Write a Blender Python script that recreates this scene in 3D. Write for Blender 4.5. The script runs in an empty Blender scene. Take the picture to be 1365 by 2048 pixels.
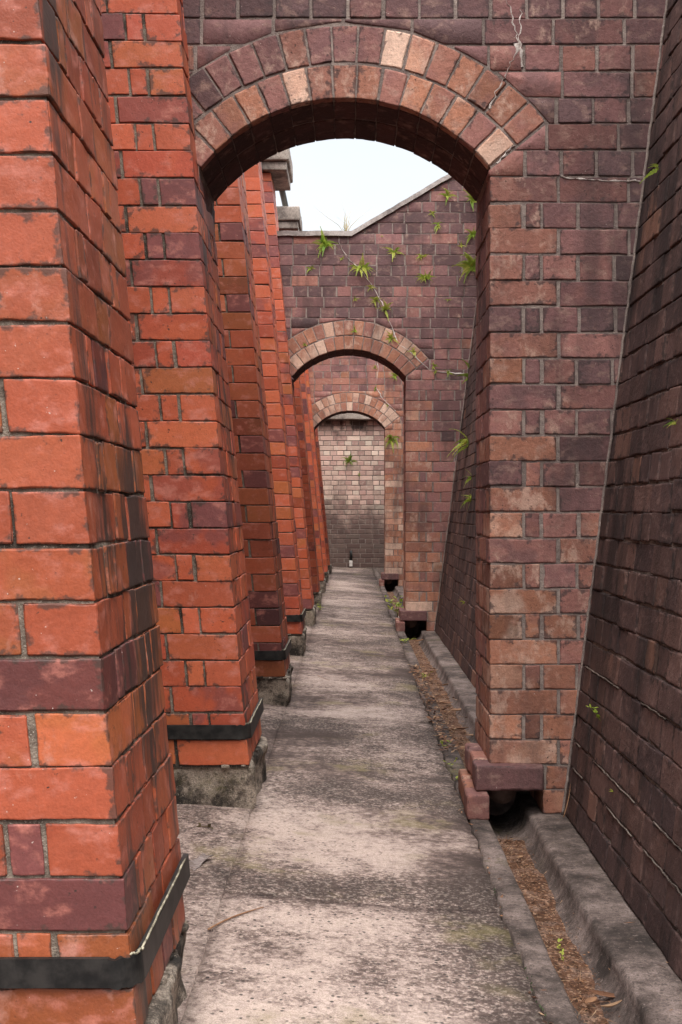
import bpy, math, random
import numpy as np
from mathutils import Vector, Matrix

rng = random.Random(11)
nrng = np.random.default_rng(5)
R = math.radians
C = bpy.context.scene.collection
scene = bpy.context.scene

# ------------------------------------------------------------------ camera
EYE = 0.987
cam_d = bpy.data.cameras.new('camera')
cam = bpy.data.objects.new('camera', cam_d)
C.objects.link(cam)
cam.location = (0, 0, EYE)
cam.rotation_euler = (R(90), 0, 0)
cam_d.sensor_fit = 'VERTICAL'
cam_d.sensor_height = 36
cam_d.sensor_width = 24
cam_d.lens = 2500 / 2048 * 36
cam_d.shift_x = -20.5 / 2048
cam_d.clip_start = 0.05
cam_d.clip_end = 2000
scene.camera = cam

# ------------------------------------------------------------------ sky, sun, exposure
SUN_ELEV, SUN_ROT = 56, 168      # sun high behind the camera, veiled by cloud
w = bpy.data.worlds.new('World')
scene.world = w
w.use_nodes = True
nt = w.node_tree
bg = nt.nodes['Background']
bg.inputs['Strength'].default_value = 0.15
sky = nt.nodes.new('ShaderNodeTexSky')
sky.sky_type = 'NISHITA'
sky.sun_disc = False
sky.sun_elevation = R(SUN_ELEV)
sky.sun_rotation = R(SUN_ROT)
tc = nt.nodes.new('ShaderNodeTexCoord')
mp = nt.nodes.new('ShaderNodeMapping')
mp.inputs['Scale'].default_value = (1, 1, 2.5)
nt.links.new(tc.outputs['Generated'], mp.inputs['Vector'])
cn = nt.nodes.new('ShaderNodeTexNoise')
cn.inputs['Scale'].default_value = 1.6
cn.inputs['Detail'].default_value = 6
nt.links.new(mp.outputs['Vector'], cn.inputs['Vector'])
cr = nt.nodes.new('ShaderNodeValToRGB')
cr.color_ramp.elements[0].position = 0.3
cr.color_ramp.elements[0].color = (2.85, 3.0, 3.1, 1)
cr.color_ramp.elements[1].position = 0.72
cr.color_ramp.elements[1].color = (3.5, 3.56, 3.6, 1)
nt.links.new(cn.outputs['Fac'], cr.inputs['Fac'])
# cloud cover is brighter overhead than near the horizon, as under any overcast sky
sep = nt.nodes.new('ShaderNodeSeparateXYZ')
nt.links.new(tc.outputs['Generated'], sep.inputs[0])
ov = nt.nodes.new('ShaderNodeMapRange')
ov.inputs['From Min'].default_value = 0.3
ov.inputs['From Max'].default_value = 0.9
ov.inputs['To Min'].default_value = 1.0
ov.inputs['To Max'].default_value = 5.6
nt.links.new(sep.outputs['Z'], ov.inputs['Value'])
mul = nt.nodes.new('ShaderNodeVectorMath')
mul.operation = 'SCALE'
nt.links.new(cr.outputs['Color'], mul.inputs[0])
nt.links.new(ov.outputs['Result'], mul.inputs['Scale'])
mx = nt.nodes.new('ShaderNodeMix')
mx.data_type = 'RGBA'
mx.inputs['Factor'].default_value = 0.88
nt.links.new(sky.outputs['Color'], mx.inputs['A'])
nt.links.new(mul.outputs['Vector'], mx.inputs['B'])
nt.links.new(mx.outputs['Result'], bg.inputs['Color'])

sun_d = bpy.data.lights.new('sun', 'SUN')
sun_d.energy = 1.5
sun_d.angle = R(40)
sun_d.color = (1.0, 0.95, 0.88)
sun = bpy.data.objects.new('sun', sun_d)
C.objects.link(sun)
# direction towards the sun: rotation 180 = -Y (behind the camera)
az = R(SUN_ROT)
sdir = Vector((math.sin(az) * math.cos(R(SUN_ELEV)), math.cos(az) * math.cos(R(SUN_ELEV)), math.sin(R(SUN_ELEV))))
sun.rotation_euler = sdir.to_track_quat('Z', 'Y').to_euler()
sun.location = (0, -6, 12)

scene.view_settings.view_transform = 'Standard'
scene.view_settings.look = 'None'
scene.view_settings.exposure = 1.0
scene.view_settings.gamma = 1
scene.cycles.max_bounces = 6
scene.cycles.diffuse_bounces = 4

# ------------------------------------------------------------------ measures (metres)
FOC = 2500.0
PIER_Y = [1.98 + 0.0] + [4.14 + 2.22 * i for i in range(8)]      # fronts of the red piers
PIER_D = 0.59
WALL_Y = [4.32, 10.98, 17.64]                                    # fronts of the arched cross walls
WALL_T = 0.48
END_Y = 22.7
PB, PX = 0.0945, -0.324                                          # pier batter and foot
RB, RX, RZ = 0.128, 0.735, -0.06                                 # retaining wall batter and foot
BUILD_X = -1.25
ACX, AHALF, ARIN, AHALFANG = -0.0225, 0.5005, 0.64, math.asin(0.5005 / 0.64)
ASPRING = 2.177
ACZ = ASPRING - ARIN * math.cos(AHALFANG)
RMID, ROUT = ARIN + 0.125, ARIN + 0.25

def rx(z):                       # face of the retaining wall at height z
    return RX + RB * (z - RZ)

def courses(z0, z1):
    out, z = [], z0
    while z < z1 - 0.02:
        h = 0.0863 + 0.0020 * max(0, z)
        out.append((z, min(z + h, z1)))
        z += h
    return out

def px(x, y, Y):                 # photo pixel -> point in the plane at depth Y
    return Vector(((x - 703) / FOC * Y, Y, EYE + (1024 - y) / FOC * Y))

# ------------------------------------------------------------------ object helpers
def tag(o, label=None, cat=None, group=None, kind=None):
    if label: o['label'] = label
    if cat: o['category'] = cat
    if group: o['group'] = group
    if kind: o['kind'] = kind
    return o

def empty(name, loc, label=None, cat=None, group=None):
    o = bpy.data.objects.new(name, None)
    C.objects.link(o)
    o.location = loc
    o.empty_display_size = 0.2
    return tag(o, label, cat, group)

_K = nrng.normal(size=(3, 6, 3)) * np.array([40, 40, 90, 90, 170, 170])[None, :, None] / 1.7
_PH = nrng.uniform(0, 6.28, size=(3, 6))
_AM = np.array([1, 1, .6, .6, .45, .45])
def vnoise(P, s=0.0):
    out = np.empty_like(P)
    for c in range(3):
        out[:, c] = (np.sin(P @ _K[c].T + _PH[c] + s * 7.3 * (c + 1)) * _AM).sum(1) / 2.2
    return out

_tmpl = {}
def template(nx, ny, nz):
    key = (nx, ny, nz)
    if key in _tmpl: return _tmpl[key]
    idx, pts = {}, []
    for i in range(nx):
        for j in range(ny):
            for k in range(nz):
                if i in (0, nx - 1) or j in (0, ny - 1) or k in (0, nz - 1):
                    idx[(i, j, k)] = len(pts); pts.append((i, j, k))
    q = []
    for i in range(nx - 1):
        for j in range(ny - 1):
            q.append((idx[i, j, 0], idx[i, j + 1, 0], idx[i + 1, j + 1, 0], idx[i + 1, j, 0]))
            q.append((idx[i, j, nz - 1], idx[i + 1, j, nz - 1], idx[i + 1, j + 1, nz - 1], idx[i, j + 1, nz - 1]))
    for i in range(nx - 1):
        for k in range(nz - 1):
            q.append((idx[i, 0, k], idx[i + 1, 0, k], idx[i + 1, 0, k + 1], idx[i, 0, k + 1]))
            q.append((idx[i, ny - 1, k], idx[i, ny - 1, k + 1], idx[i + 1, ny - 1, k + 1], idx[i + 1, ny - 1, k]))
    for j in range(ny - 1):
        for k in range(nz - 1):
            q.append((idx[0, j, k], idx[0, j, k + 1], idx[0, j + 1, k + 1], idx[0, j + 1, k]))
            q.append((idx[nx - 1, j, k], idx[nx - 1, j + 1, k], idx[nx - 1, j + 1, k + 1], idx[nx - 1, j, k + 1]))
    pts = np.array(pts)
    ext = ((pts == 0) | (pts == np.array(key) - 1)).sum(1)
    _tmpl[key] = (pts, np.array(q), ext)
    return _tmpl[key]

class MB:
    """collects bricks and plain faces, then links them as one mesh object"""
    def __init__(s):
        s.v, s.f, s.t, s.n, s.m, s.sm = [], [], [], 0, [], []
    def raw(s, verts, faces, mat=0, tint=(.5, .5, .5), smooth=True):
        verts = np.asarray(verts, float).reshape(-1, 3)
        s.v.append(verts)
        s.t.append(np.tile(np.array([*tint, 1.0]), (len(verts), 1)))
        for f in faces:
            s.f.append([i + s.n for i in f])
        s.m += [mat] * len(faces); s.sm += [smooth] * len(faces)
        s.n += len(verts)
    def brick(s, lo, hi, seg=0.06, r=0.003, amp=0.0012, chip=0.0, tint=None, warp=None, mat=0, jit=0.0012, tilt=0.004):
        lo = np.array(lo, float); hi = np.array(hi, float)
        L = hi - lo
        r = min(r, L.min() * .2)
        ln = []
        for a in range(3):
            n = max(1, int(round((L[a] - 2 * r) / seg)))
            inner = np.linspace(r, L[a] - r, n + 1)
            if seg < .15: inner = np.concatenate([[r, 2.4 * r], inner[1:-1] if n > 1 else [], [L[a] - 2.4 * r, L[a] - r]])
            inner = np.sort(inner)
            ln.append(np.concatenate([[0], inner, [L[a]]]) + lo[a])
        pts, q, ext = template(len(ln[0]), len(ln[1]), len(ln[2]))
        P = np.stack([ln[a][pts[:, a]] for a in range(3)], 1)
        ed = np.clip(np.sort(np.minimum(P - lo, hi - P), axis=1)[:, 1] / .022, 0, 1) if seg < .05 else 1.0
        c = np.clip(P, lo + r, hi - r)
        d = P - c
        nn = np.linalg.norm(d, axis=1, keepdims=True)
        P = c + d * r / np.maximum(nn, 1e-9)
        sd = rng.random()
        ctr = (lo + hi) / 2
        if amp: P = P + vnoise(P, sd) * amp
        if chip:
            e = vnoise(P * .7, sd + 3)[:, 0]
            k = np.clip(e - .45, 0, 1) * chip * (ext >= 2) + np.clip(e - .6, 0, 1) * chip * .5 * (ext == 1) * 0
            P = P + (ctr - P) / np.maximum(np.linalg.norm(ctr - P, axis=1, keepdims=True), 1e-6) * k[:, None]
        if tilt:
            a = [rng.gauss(0, tilt) for _ in range(3)]
            M = np.array(Matrix.Rotation(a[0], 3, 'X') @ Matrix.Rotation(a[1], 3, 'Y') @ Matrix.Rotation(a[2], 3, 'Z'))
            P = (P - ctr) @ M.T + ctr
        if jit: P = P + np.array([rng.gauss(0, jit) for _ in range(3)])
        if warp is not None: P = warp(P)
        if tint is None: tint = (rng.random(), rng.random(), rng.random())
        s.v.append(P)
        T = np.tile(np.array([*tint, 1.0]), (len(P), 1)); T[:, 3] = ed
        s.t.append(T)
        s.f.append(q + s.n)
        s.m += [mat] * len(q); s.sm += [seg < .15] * len(q)
        s.n += len(P)
    def prism(s, poly, y0, y1, r=0.004, tint=None, mat=0, seg=0.03):
        """cut brick: convex polygon in (x, z), front at y0, back at y1"""
        P = []
        n = len(poly)
        for i in range(n):
            a, b = np.array(poly[i]), np.array(poly[(i + 1) % n])
            k = max(1, int(np.linalg.norm(b - a) / seg))
            for j in range(k): P.append(a + (b - a) * j / k)
        P = np.array(P); n = len(P)
        d = np.roll(P, -1, 0) - P; d /= np.maximum(np.linalg.norm(d, axis=1, keepdims=True), 1e-9)
        nr = np.stack([-d[:, 1], d[:, 0]], 1)            # inward for CCW
        pn = np.roll(nr, 1, 0)
        den = np.maximum(1 + (nr * pn).sum(1, keepdims=True), .4)
        I = P + r * (nr + pn) / den
        def ring(Q, y): return np.stack([Q[:, 0], np.full(len(Q), y), Q[:, 1]], 1)
        c = P.mean(0)
        V = np.concatenate([ring(I, y0), ring(P, y0 + r), ring(P, y1), [[c[0], y0, c[1]]]])
        V = V + vnoise(V, rng.random()) * .0012 + np.array([0, rng.gauss(0, .001), 0])
        F = []
        for i in range(n):
            j = (i + 1) % n
            F.append((3 * n, i, j)); F.append((i, n + i, n + j, j)); F.append((n + i, 2 * n + i, 2 * n + j, n + j))
        if tint is None: tint = (rng.random(), rng.random(), rng.random())
        s.raw(V, F, mat, tint)
    def box(s, lo, hi, mat=0, warp=None, tint=(.5, .5, .5), div=None):
        s.brick(lo, hi, seg=div or 10, r=.0005, amp=0, tint=tint, warp=warp, mat=mat, jit=0, tilt=0)
    def outline(s, poly, y0, y1, mat=0):
        """concave polygon in (x, z) extruded from y0 to y1"""
        n = len(poly)
        V = [(p[0], y0, p[1]) for p in poly] + [(p[0], y1, p[1]) for p in poly]
        F = [tuple(range(n)), tuple(range(2 * n - 1, n - 1, -1))]
        F += [(i, n + i, n + (i + 1) % n, (i + 1) % n) for i in range(n)]
        s.raw(V, F, mat, smooth=False)
    def tube(s, pts, rad, mat=0, k=8, tint=(.5, .5, .5), taper=None):
        pts = [Vector(p) for p in pts]
        V, F = [], []
        for i, p in enumerate(pts):
            d = (pts[min(i + 1, len(pts) - 1)] - pts[max(i - 1, 0)]).normalized()
            a = d.orthogonal().normalized(); b = d.cross(a)
            rr = rad * (1 if taper is None else 1 + (taper - 1) * i / (len(pts) - 1))
            for j in range(k):
                t = 2 * math.pi * j / k
                V.append(p + (a * math.cos(t) + b * math.sin(t)) * rr)
        for i in range(len(pts) - 1):
            for j in range(k):
                F.append((i * k + j, i * k + (j + 1) % k, (i + 1) * k + (j + 1) % k, (i + 1) * k + j))
        F.append(tuple(range(k - 1, -1, -1))); F.append(tuple(range((len(pts) - 1) * k, len(pts) * k)))
        s.raw(V, F, mat, tint)
    def build(s, name, mats, parent=None, origin=(0, 0, 0)):
        me = bpy.data.meshes.new(name)
        V = np.concatenate(s.v) - np.array(origin, float)
        T = np.concatenate(s.t)
        loops, sizes = [], []
        for f in s.f:
            if isinstance(f, np.ndarray):
                loops.append(f.ravel()); sizes.append(np.full(len(f), f.shape[1]))
            else:
                loops.append(np.array(f)); sizes.append(np.array([len(f)]))
        loops = np.concatenate(loops).astype(np.int32); sizes = np.concatenate(sizes)
        starts = np.concatenate([[0], np.cumsum(sizes)[:-1]]).astype(np.int32)
        me.vertices.add(len(V)); me.vertices.foreach_set('co', V.ravel())
        me.loops.add(len(loops)); me.loops.foreach_set('vertex_index', loops)
        me.polygons.add(len(sizes)); me.polygons.foreach_set('loop_start', starts)
        me.polygons.foreach_set('material_index', np.array(s.m, np.int32))
        me.polygons.foreach_set('use_smooth', np.array(s.sm, bool))
        me.update(calc_edges=True)
        at = me.attributes.new('tint', 'FLOAT_COLOR', 'POINT')
        at.data.foreach_set('color', T.ravel())
        for m in (mats if isinstance(mats, (list, tuple)) else [mats]): me.materials.append(m)
        me.validate()
        o = bpy.data.objects.new(name, me)
        C.objects.link(o)
        if parent is not None: o.parent = parent
        else: o.location = origin
        return o

# ------------------------------------------------------------------ materials
class NB:
    def __init__(s, name):
        s.mat = bpy.data.materials.new(name); s.mat.use_nodes = True
        s.t = s.mat.node_tree; s.b = s.t.nodes['Principled BSDF']
    def N(s, typ, **kw):
        n = s.t.nodes.new(typ)
        for k, v in kw.items(): setattr(n, k, v)
        return n
    def set(s, sock, v):
        if isinstance(v, bpy.types.NodeSocket): s.t.links.new(v, sock)
        elif isinstance(v, (tuple, list)) and len(v) == 3 and sock.type == 'RGBA': sock.default_value = (*v, 1)
        else: sock.default_value = v
    def math(s, op, a, b=0.0, clamp=False):
        n = s.N('ShaderNodeMath', operation=op, use_clamp=clamp)
        s.set(n.inputs[0], a); s.set(n.inputs[1], b); return n.outputs[0]
    def noise(s, vec, scale, detail=4, rough=.55, out='Fac', dist=0.0):
        n = s.N('ShaderNodeTexNoise'); s.set(n.inputs['Vector'], vec)
        n.inputs['Scale'].default_value = scale; n.inputs['Detail'].default_value = detail
        n.inputs['Roughness'].default_value = rough; n.inputs['Distortion'].default_value = dist
        return n.outputs[out]
    def voro(s, vec, scale, feature='F1', out='Distance', rnd=1.0):
        n = s.N('ShaderNodeTexVoronoi', feature=feature); s.set(n.inputs['Vector'], vec)
        n.inputs['Scale'].default_value = scale; n.inputs['Randomness'].default_value = rnd
        return n.outputs[out]
    def scale(s, vec, xyz, off=None):
        n = s.N('ShaderNodeVectorMath', operation='MULTIPLY'); s.set(n.inputs[0], vec); n.inputs[1].default_value = xyz
        if off is None: return n.outputs[0]
        m = s.N('ShaderNodeVectorMath', operation='ADD'); s.set(m.inputs[0], n.outputs[0]); s.set(m.inputs[1], off)
        return m.outputs[0]
    def vadd(s, a, b):
        m = s.N('ShaderNodeVectorMath', operation='ADD'); s.set(m.inputs[0], a); s.set(m.inputs[1], b); return m.outputs[0]
    def step(s, v, a, b, lo=0.0, hi=1.0):
        n = s.N('ShaderNodeMapRange', interpolation_type='SMOOTHSTEP'); s.set(n.inputs['Value'], v)
        n.inputs['From Min'].default_value = a; n.inputs['From Max'].default_value = b
        n.inputs['To Min'].default_value = lo; n.inputs['To Max'].default_value = hi
        return n.outputs['Result']
    def mix(s, f, a, b, mode='MIX'):
        n = s.N('ShaderNodeMix', data_type='RGBA', blend_type=mode)
        s.set(n.inputs['Factor'], f); s.set(n.inputs['A'], a); s.set(n.inputs['B'], b); return n.outputs['Result']
    def ramp(s, f, stops, interp='LINEAR'):
        n = s.N('ShaderNodeValToRGB'); s.set(n.inputs['Fac'], f); cr = n.color_ramp; cr.interpolation = interp
        while len(cr.elements) < len(stops): cr.elements.new(.5)
        for e, (p, c) in zip(cr.elements, stops): e.position = p; e.color = (*c, 1)
        return n.outputs['Color']
    def pos(s): return s.N('ShaderNodeNewGeometry').outputs['Position']
    def sepxyz(s, v):
        n = s.N('ShaderNodeSeparateXYZ'); s.set(n.inputs[0], v); return n.outputs
    def tint(s):
        a = s.N('ShaderNodeAttribute', attribute_name='tint')
        n = s.N('ShaderNodeSeparateColor'); s.t.links.new(a.outputs['Color'], n.inputs['Color'])
        return list(n.outputs) + [a.outputs['Alpha']]
    def bump(s, h, strength=.5, dist=.003, prev=None):
        n = s.N('ShaderNodeBump'); s.set(n.inputs['Height'], h)
        n.inputs['Strength'].default_value = strength; n.inputs['Distance'].default_value = dist
        if prev is not None: s.t.links.new(prev, n.inputs['Normal'])
        return n.outputs['Normal']
    def done(s, col, rough=.8, normal=None, spec=.3):
        s.set(s.b.inputs['Base Color'], col); s.set(s.b.inputs['Roughness'], rough)
        s.b.inputs['Specular IOR Level'].default_value = spec
        if normal is not None: s.t.links.new(normal, s.b.inputs['Normal'])
        return s.mat

def brick_material(name, stops, bloom, bloom_amt, patch, patch_rng, dirt, dirt_rng, rough=.75, spec=.3, pits=.5,
                   streak=(9, 9, 1.3), grain=.25, bumpy=.6, extra=None, edge=.75):
    b = NB(name)
    P = b.pos(); t = b.tint()
    off = b.N('ShaderNodeCombineXYZ')
    b.set(off.inputs[0], b.math('MULTIPLY', t[2], 31.0)); b.set(off.inputs[1], b.math('MULTIPLY', t[2], 57.0)); b.set(off.inputs[2], b.math('MULTIPLY', t[2], 83.0))
    PB_ = b.vadd(P, off.outputs[0])
    base = b.ramp(t[0], stops)
    # burn marks inside one brick
    big = b.noise(PB_, 7, 3, .5)
    base = b.mix(b.step(big, .47, .58, 0, .7), base, b.ramp(b.math('ADD', t[0], b.math('MULTIPLY', b.math('SUBTRACT', b.math('FRACT', b.math('MULTIPLY', t[2], 7.7)), .62), .62), True), stops))
    val = b.math('ADD', b.math('MULTIPLY', t[1], .8), .55)
    vv = b.N('ShaderNodeCombineColor')
    for i in range(3): b.set(vv.inputs[i], val)
    base = b.mix(1.0, base, vv.outputs[0], 'MULTIPLY')
    # pale bloom
    bl = b.noise(b.scale(PB_, (1, 1, 1.5)), 16, 5, .62)
    base = b.mix(b.step(bl, .5, .72, 0, bloom_amt), base, bloom)
    # larger pale washed patches with ragged edges
    pt = b.noise(b.scale(PB_, (1.2, 1.2, .8)), 10, 5, .68)
    pt = b.math('ADD', pt, b.math('MULTIPLY', b.math('SUBTRACT', t[0], .5), .16))
    base = b.mix(b.step(pt, patch_rng[0], patch_rng[1], 0, patch_rng[2]), base, patch)
    # grain
    gr = b.noise(P, 230, 2, .6)
    g2 = b.noise(P, 60, 3, .6)
    gv = b.math('ADD', b.math('MULTIPLY', gr, grain), b.math('MULTIPLY', g2, grain))
    gv = b.math('ADD', gv, 1 - grain)
    gg = b.N('ShaderNodeCombineColor')
    for i in range(3): b.set(gg.inputs[i], gv)
    base = b.mix(1.0, base, gg.outputs[0], 'MULTIPLY')
    # pits and small chips
    pit = b.noise(P, 95, 2, .5)
    pm = b.math('MULTIPLY', b.step(pit, .66, .74), b.step(b.noise(P, 14, 2), .45, .62))
    base = b.mix(b.math('MULTIPLY', pm, pits), base, (.03, .022, .018))
    fl = b.noise(b.vadd(P, (3.1, 7.7, 1.3)), 130, 2, .5)
    base = b.mix(b.step(fl, .75, .78, 0, .7), base, (.6, .5, .44))
    # dirt and algae, running down in streaks
    ds = b.noise(b.scale(P, streak), 1, 5, .62)
    dl = b.noise(P, 1.7, 3, .55)
    dm = b.math('ADD', b.math('MULTIPLY', ds, .55), b.math('MULTIPLY', dl, .55))
    base = b.mix(b.step(dm, dirt_rng[0], dirt_rng[1], 0, dirt_rng[2]), base, dirt)
    # grime that clings to the arrises, wider in some places
    en = b.math('ADD', b.noise(P, 38, 3, .65), b.math('MULTIPLY', b.noise(P, 5, 3, .6), .7))
    em = b.math('SUBTRACT', b.math('MULTIPLY', b.math('SUBTRACT', en, .80), 2.4), b.math('MULTIPLY', t[-1], .8))
    base = b.mix(b.step(em, -.08, .3, 0, edge), base, dirt)
    if extra: base = extra(b, P, base)
    h = b.math('ADD', b.math('MULTIPLY', gr, .35), b.math('MULTIPLY', g2, .9))
    nrm = b.bump(h, bumpy, .004)
    ro = b.math('ADD', rough, b.math('MULTIPLY', b.math('SUBTRACT', bl, .5), .35), True)
    return b.done(base, ro, nrm, spec)

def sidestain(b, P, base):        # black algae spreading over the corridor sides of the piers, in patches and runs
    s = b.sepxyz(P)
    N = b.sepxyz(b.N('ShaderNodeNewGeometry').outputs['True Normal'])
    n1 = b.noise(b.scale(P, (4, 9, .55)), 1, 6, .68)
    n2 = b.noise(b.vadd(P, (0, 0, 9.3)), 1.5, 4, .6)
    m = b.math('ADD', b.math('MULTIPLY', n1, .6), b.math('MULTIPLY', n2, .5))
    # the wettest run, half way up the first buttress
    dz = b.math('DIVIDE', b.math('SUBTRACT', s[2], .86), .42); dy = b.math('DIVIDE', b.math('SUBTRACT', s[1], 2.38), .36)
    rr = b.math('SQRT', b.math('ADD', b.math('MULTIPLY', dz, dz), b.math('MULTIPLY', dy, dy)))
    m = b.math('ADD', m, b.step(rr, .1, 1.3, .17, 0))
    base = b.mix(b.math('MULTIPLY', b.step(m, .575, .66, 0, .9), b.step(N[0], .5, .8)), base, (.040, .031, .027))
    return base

red_mat = brick_material('red_brick',
    [(0, (.155, .048, .046)), (.14, (.20, .055, .046)), (.22, (.33, .060, .031)), (.5, (.38, .078, .031)), (.78, (.42, .094, .045)), (1, (.35, .098, .032))],
    (.55, .20, .15), .6, (.55, .28, .22), (.64, .78, .45), (.05, .035, .028), (.66, .80, .7), streak=(5, 5, .6), rough=.52, spec=.4, pits=.95, grain=.42, bumpy=.34, extra=sidestain)
cross_mat = brick_material('purple_brown_brick',
    [(0, (.105, .060, .060)), (.2, (.19, .092, .088)), (.45, (.265, .118, .098)), (.68, (.29, .125, .082)), (.86, (.36, .155, .095)), (1, (.54, .36, .275))],
    (.40, .25, .20), .5, (.54, .36, .28), (.55, .69, .6), (.06, .042, .042), (.53, .70, .6), rough=.85, spec=.2, grain=.62, bumpy=.9, pits=.85)
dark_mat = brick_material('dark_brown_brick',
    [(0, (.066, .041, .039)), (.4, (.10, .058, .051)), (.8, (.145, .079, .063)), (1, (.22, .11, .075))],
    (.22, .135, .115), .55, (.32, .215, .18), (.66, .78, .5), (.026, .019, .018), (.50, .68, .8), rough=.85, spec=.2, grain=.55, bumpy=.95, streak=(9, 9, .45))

def endstain_and_band(b, P, base):         # old tide mark: algae over the lower half of the end wall
    s = b.sepxyz(P)
    n = b.noise(b.scale(P, (1.4, 1.4, 1.1)), 1.7, 6, .68)
    n3 = b.noise(b.scale(P, (5, 5, .7)), 1, 4, .6)
    m = b.math('ADD', s[2], b.math('MULTIPLY', b.math('SUBTRACT', n, .5), 2.4))
    m = b.math('ADD', m, b.math('MULTIPLY', b.math('SUBTRACT', n3, .5), .9))
    base = b.mix(b.step(m, .6, 1.6, .88, 0), base, (.085, .055, .05))
    base = b.mix(b.step(m, 2.45, 2.75, 0, .9), base, (.05, .038, .034))  # dark band from just below the ledge upwards
    return base
end_mat = brick_material('pale_pink_brick',
    [(0, (.46, .28, .24)), (.4, (.60, .40, .335)), (.8, (.69, .49, .40)), (1, (.74, .60, .49))],
    (.62, .5, .42), .5, (.66, .56, .48), (.58, .7, .6), (.12, .08, .07), (.66, .82, .6), rough=.85, spec=.2, grain=.3, extra=endstain_and_band)

def mortar_material(name, c0, c1, dark, amt):
    b = NB(name); P = b.pos()
    n = b.noise(P, 35, 5, .65)
    col = b.mix(b.step(n, .3, .7), c0, c1)
    col = b.mix(b.step(b.noise(P, 4.5, 5, .6), .45, .6, 0, amt), col, dark)
    col = b.mix(b.step(b.noise(P, 300, 2), .62, .7, 0, .5), col, (.5, .45, .38))
    nr = b.bump(b.math('ADD', b.noise(P, 220, 3), b.noise(P, 60, 3)), .9, .004)
    return b.done(col, .95, nr, .1)
red_mortar = mortar_material('dirty_mortar', (.13, .10, .08), (.27, .22, .175), (.03, .024, .02), .85)
cross_mortar = mortar_material('grey_mortar', (.20, .155, .14), (.33, .26, .225), (.10, .075, .068), .5)
dark_mortar = mortar_material('dark_mortar', (.11, .085, .072), (.24, .19, .16), (.04, .03, .026), .6)
lime_mat = mortar_material('lime_mortar', (.50, .42, .38), (.72, .65, .60), (.26, .2, .18), .5)

def concrete_material(name, light, mid, dark, agg=True, moss=0.0, sc=1.0, thr=(.4, .62), rough=.004):
    b = NB(name); P = b.pos()
    a = b.noise(P, .9 * sc, 5, .6); c = b.noise(b.vadd(P, (5, 3, 0)), 4 * sc, 6, .68); f = b.noise(P, 22, 6, .7)
    m = b.math('ADD', b.math('MULTIPLY', a, .5), b.math('ADD', b.math('MULTIPLY', c, .3), b.math('MULTIPLY', f, .2)))
    col = b.ramp(b.step(m, thr[0], thr[1]), [(0, dark), (.45, mid), (1, light)])
    g = b.noise(P, 260, 3, .6)
    col = b.mix(b.step(g, .35, .65, .0, .5), col, dark)
    g2 = b.noise(b.vadd(P, (4, 1, 7)), 70, 4, .75)
    col = b.mix(b.step(g2, .56, .62, 0, .6), col, dark)
    col = b.mix(b.step(g2, .34, .40, .5, 0), col, light)
    h = b.math('ADD', b.math('MULTIPLY', g, .5), g2)
    if agg:
        v = b.voro(b.scale(P, (1, 1, .3)), 75)
        vc = b.voro(b.scale(P, (1, 1, .3)), 75, out='Color')
        rs = b.sepxyz(vc)
        am = b.math('MULTIPLY', b.step(v, .22, .36, 1, 0), b.step(b.noise(b.vadd(P, (1, 8, 2)), 1.3, 4, .6), .44, .56))
        stone = b.ramp(rs[0], [(0, (.02, .02, .022)), (.35, (.06, .052, .05)), (.6, (.22, .17, .14)), (1, (.42, .36, .31))])
        am2 = b.math('MULTIPLY', am, b.step(rs[1], .45, .5))
        col = b.mix(b.math('MULTIPLY', am2, .85), col, stone)
        # pale worn paste between the stones
        wv = b.voro(P, 160, out='Distance')
        col = b.mix(b.math('MULTIPLY', b.step(wv, .5, .7, 0, .55), b.step(c, .5, .62)), col, light)
        h = b.math('ADD', h, b.math('MULTIPLY', am2, .9))
    if moss:
        mm = b.math('MULTIPLY', b.step(b.noise(P, 2.3, 5, .6), .56, .68), b.step(b.noise(P, 40, 4, .7), .4, .6))
        col = b.mix(b.math('MULTIPLY', mm, moss), col, (.13, .115, .04))
    nr = b.bump(b.math('ADD', h, b.math('MULTIPLY', f, .8)), .7, rough)
    return b.done(col, .9, nr, .2)
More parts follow.
